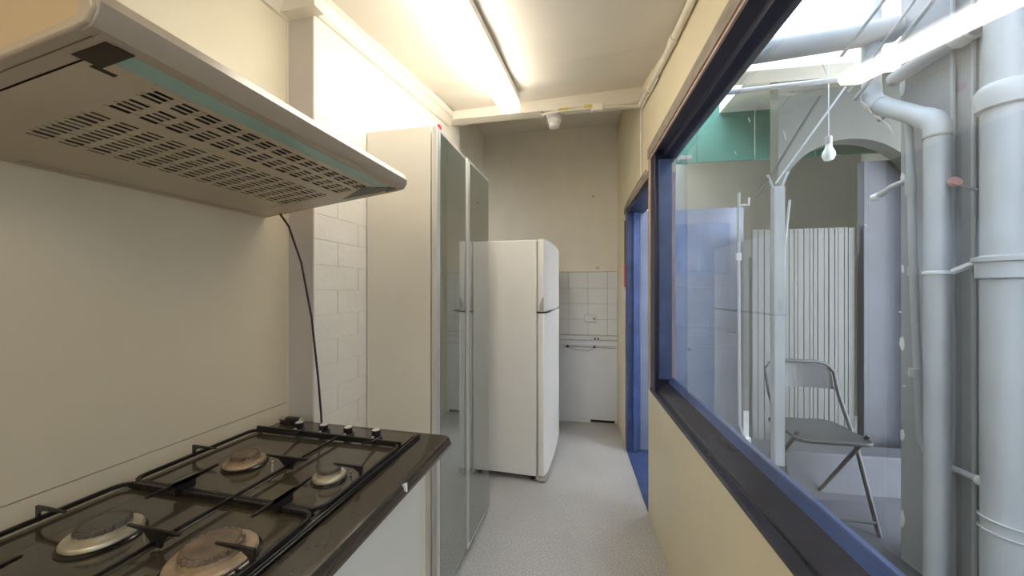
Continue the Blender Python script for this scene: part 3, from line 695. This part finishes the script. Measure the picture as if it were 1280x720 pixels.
obj('end_cap', T(BM(), [(X3+.045, 1.62, .65), (X3+.045, 1.575, .65)], .020, 12), 'flake', sc, smooth=True)
tw = rwthing('wall_pipe', 'very thin pipe pair running down the wall between the two bigger pipes', 'pipe')
for y in (1.735, 1.66, 1.63): obj('pipe', T(BM(), [(1.055, y, 2.9), (1.055, y, 1.6), (1.055, y-.003, 0)], .007, 8), 'pvc', tw, smooth=True)
# horizontal pipe high up with couplings
hp = rwthing('high_pipe', 'horizontal white pipe with a coupling near the top of the alley wall', 'pipe')
obj('pipe', T(BM(), [(1.02, 1.96, 2.34), (1.02, 1.57, 2.34)], .030, 16), 'pvc', hp, smooth=True)
obj('coupling', T(BM(), [(1.02, 1.68, 2.34), (1.02, 1.62, 2.34)], .042, 16), 'flake', hp, smooth=True)
for i, (za, zb, r) in enumerate(((2.30, 2.72, .009), (2.34, 2.80, .006), (2.52, 2.80, .008))):
    c = rwthing('sloping_cable', ('white cable sloping up just above the downpipe bend', 'thinner white cable sloping up behind the lowest one', 'topmost white cable sloping up under the alley roof')[i], 'cable')
    obj('cable', T(BM(), [(.92-.03*i, 2.04, za), (.91-.03*i, 1.5, (za+zb)/2+.03), (.90-.03*i, .9, zb)], r, 8), 'pvc', c, smooth=True)
# roof level pipes across the alley
gp = rwthing('roof_pipe', 'thick grey pipe crossing under the alley roof', 'pipe')
obj('pipe', T(BM(), [(.16, 2.0, 2.54), (.62, 2.0, 2.57), (1.06, 2.0, 2.60)], .055, 18), 'pvc', gp, smooth=True)
gp2 = rwthing('roof_conduit', 'thin white conduit crossing below the thick roof pipe', 'pipe')
obj('pipe', T(BM(), [(.16, 2.2, 2.46), (.62, 2.2, 2.475), (1.04, 2.2, 2.49)], .014, 12), 'pvc', gp2, smooth=True)
for i, (y, w_) in enumerate(((1.55, .16), (1.15, .10))):
    rbm = struct('trim_rafter', B(.15, 1.06, y, y+w_, 2.76, 2.86), 'board', None, RWL, RWR)
# white square downpipe (post) with braces
sp_ = rwthing('square_post', 'white square post with two braces standing in the alley', 'post')
PX, PY = .632, 2.15
obj('post', B(PX-.026, PX+.026, PY-.02, PY+.02, .42, 1.91), 'pvc', sp_, bev=.003)
obj('bolt', T(BM(), [(PX, PY, .42), (PX+.004, PY, .30), (PX, PY, .0)], .006, 8), 'fseal', sp_, smooth=True)
obj('cap_bracket', T(BM(), [(PX-.05, PY, 1.98), (PX-.025, PY, 1.91), (PX+.02, PY, 1.91), (PX+.05, PY, 1.99)], .007, 8), 'pvc', sp_, smooth=True)
obj('brace', T(BM(), [(PX-.10, PY, 1.86), (PX+.20, PY, 2.38)], .006, 8), 'panelc', sp_, smooth=True)
obj('brace', T(BM(), [(PX-.01, PY, 1.93), (PX+.32, PY, 2.42)], .005, 8), 'pvc', sp_, smooth=True)
obj('side_cable', T(BM(), [(PX+.085, PY+.05, 1.85), (PX+.06, PY+.05, 1.6), (PX+.05, PY+.04, 1.2), (PX+.045, PY+.03, .5)], .006, 8), 'pvc', sp_, smooth=True)
vp = rwthing('vertical_rod', 'thin white vertical pipe ending in a white cup, left of the post', 'pipe')
VX, VY = .44, 2.15
obj('pipe', T(BM(), [(VX, VY, 1.89), (VX, VY, 1.75), (VX, VY, 1.45), (VX+.005, VY, .62)], .0075, 10), 'pvc', vp, smooth=True)
obj('fitting', T(BM(), [(VX, VY, 1.52), (VX, VY, 1.56)], .014, 10), 'flake', vp, smooth=True)
obj('tee', T(BM(), [(VX, VY, 1.82), (VX+.05, VY, 1.82), (VX+.052, VY, 1.86)], .006, 8), 'flake', vp, smooth=True)
obj('cup', T(BM(), [(VX+.035, VY, .555), (VX+.035, VY, .50)], .024, 16), 'flake', vp, smooth=True)
obj('link', T(BM(), [(VX+.005, VY, .63), (VX+.02, VY, .57), (VX+.035, VY, .55)], .006, 8), 'pvc', vp, smooth=True)
# bulb
lb = rwthing('light_bulb', 'unlit white bulb hanging in the arch of the alley', 'bulb')
LX, LY = 1.0, 2.35
obj('bulb', lathe(BM(), [(0, 2.10), (.022, 2.107), (.032, 2.13), (.030, 2.15), (.018, 2.175), (.014, 2.20)], 20, LX, LY), 'bulb', lb, smooth=True)
obj('socket', lathe(BM(), [(.017, 2.195), (.017, 2.24), (0, 2.25)], 14, LX, LY), 'greyp', lb, smooth=True)
obj('flex', T(BM(), [(LX, LY, 2.24), (LX, LY, 2.68)], .003, 6), 'pvc', lb, smooth=True)
cc = thing('security_camera', 'small white box bracket near the top left of the window, outside', 'bracket', RWL, RWR)
obj('body', B(.18, .25, 2.3, 2.34, 2.14, 2.165), 'flake', cc, bev=.003)

# folding chair
fc = thing('folding_chair', 'grey folding chair standing behind the white square post', 'chair', (RWL[0], RWL[1], .10), RWR)
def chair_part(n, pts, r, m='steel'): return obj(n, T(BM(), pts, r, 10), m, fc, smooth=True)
c0, cy = .715, 2.30    # left side x, seat centre y
W = .37
for k, x in enumerate((c0, c0+W)):
    s = 1 if k else -1
    chair_part('back_leg_frame', [(x, cy-.18, .0), (x, cy-.02, .42), (x, cy+.10, .64), (x, cy+.14, .77), (x-s*.03, cy+.155, .81), (x-s*.09, cy+.16, .825)], .011)
    chair_part('rear_leg', [(x-s*.02, cy+.24, .0), (x-s*.02, cy-.14, .50)], .010)
chair_part('back_top_rail', [(c0+.09, cy+.16, .825), (c0+W-.09, cy+.16, .825)], .011)
chair_part('floor_stretcher', [(c0, cy-.16, .06), (c0+W, cy-.16, .06)], .008)
b = BM(); P = rrect(c0+.005, c0+W-.005, cy-.19, cy+.17, .06); ext(b, P, 2, .455, .475); obj('seat', b, 'steel', fc, bev=.006)
b = BM(); N = 12
for i in range(N):
    def q(t, z): 
        xx = c0+.012+(W-.024)*t; return (xx, cy+.165+.03*math.sin(PI*t)-.04*(.83-z)/.2-.012, z-(.035*abs(2*t-1)**3 if z > .76 else 0))
    a = [q(i/N, .67), q((i+1)/N, .67), q((i+1)/N, .815), q(i/N, .815)]
    v1 = [b.verts.new(p) for p in a]; v2 = [b.verts.new((p[0], p[1]+.005, p[2])) for p in a]
    b.faces.new(v1); b.faces.new(v2[::-1])
    for k in range(4): b.faces.new((v1[k], v2[k], v2[(k+1)%4], v1[(k+1)%4]))
bmesh.ops.remove_doubles(b, verts=b.verts[:], dist=.0001)
obj('backrest', b, 'steel', fc)
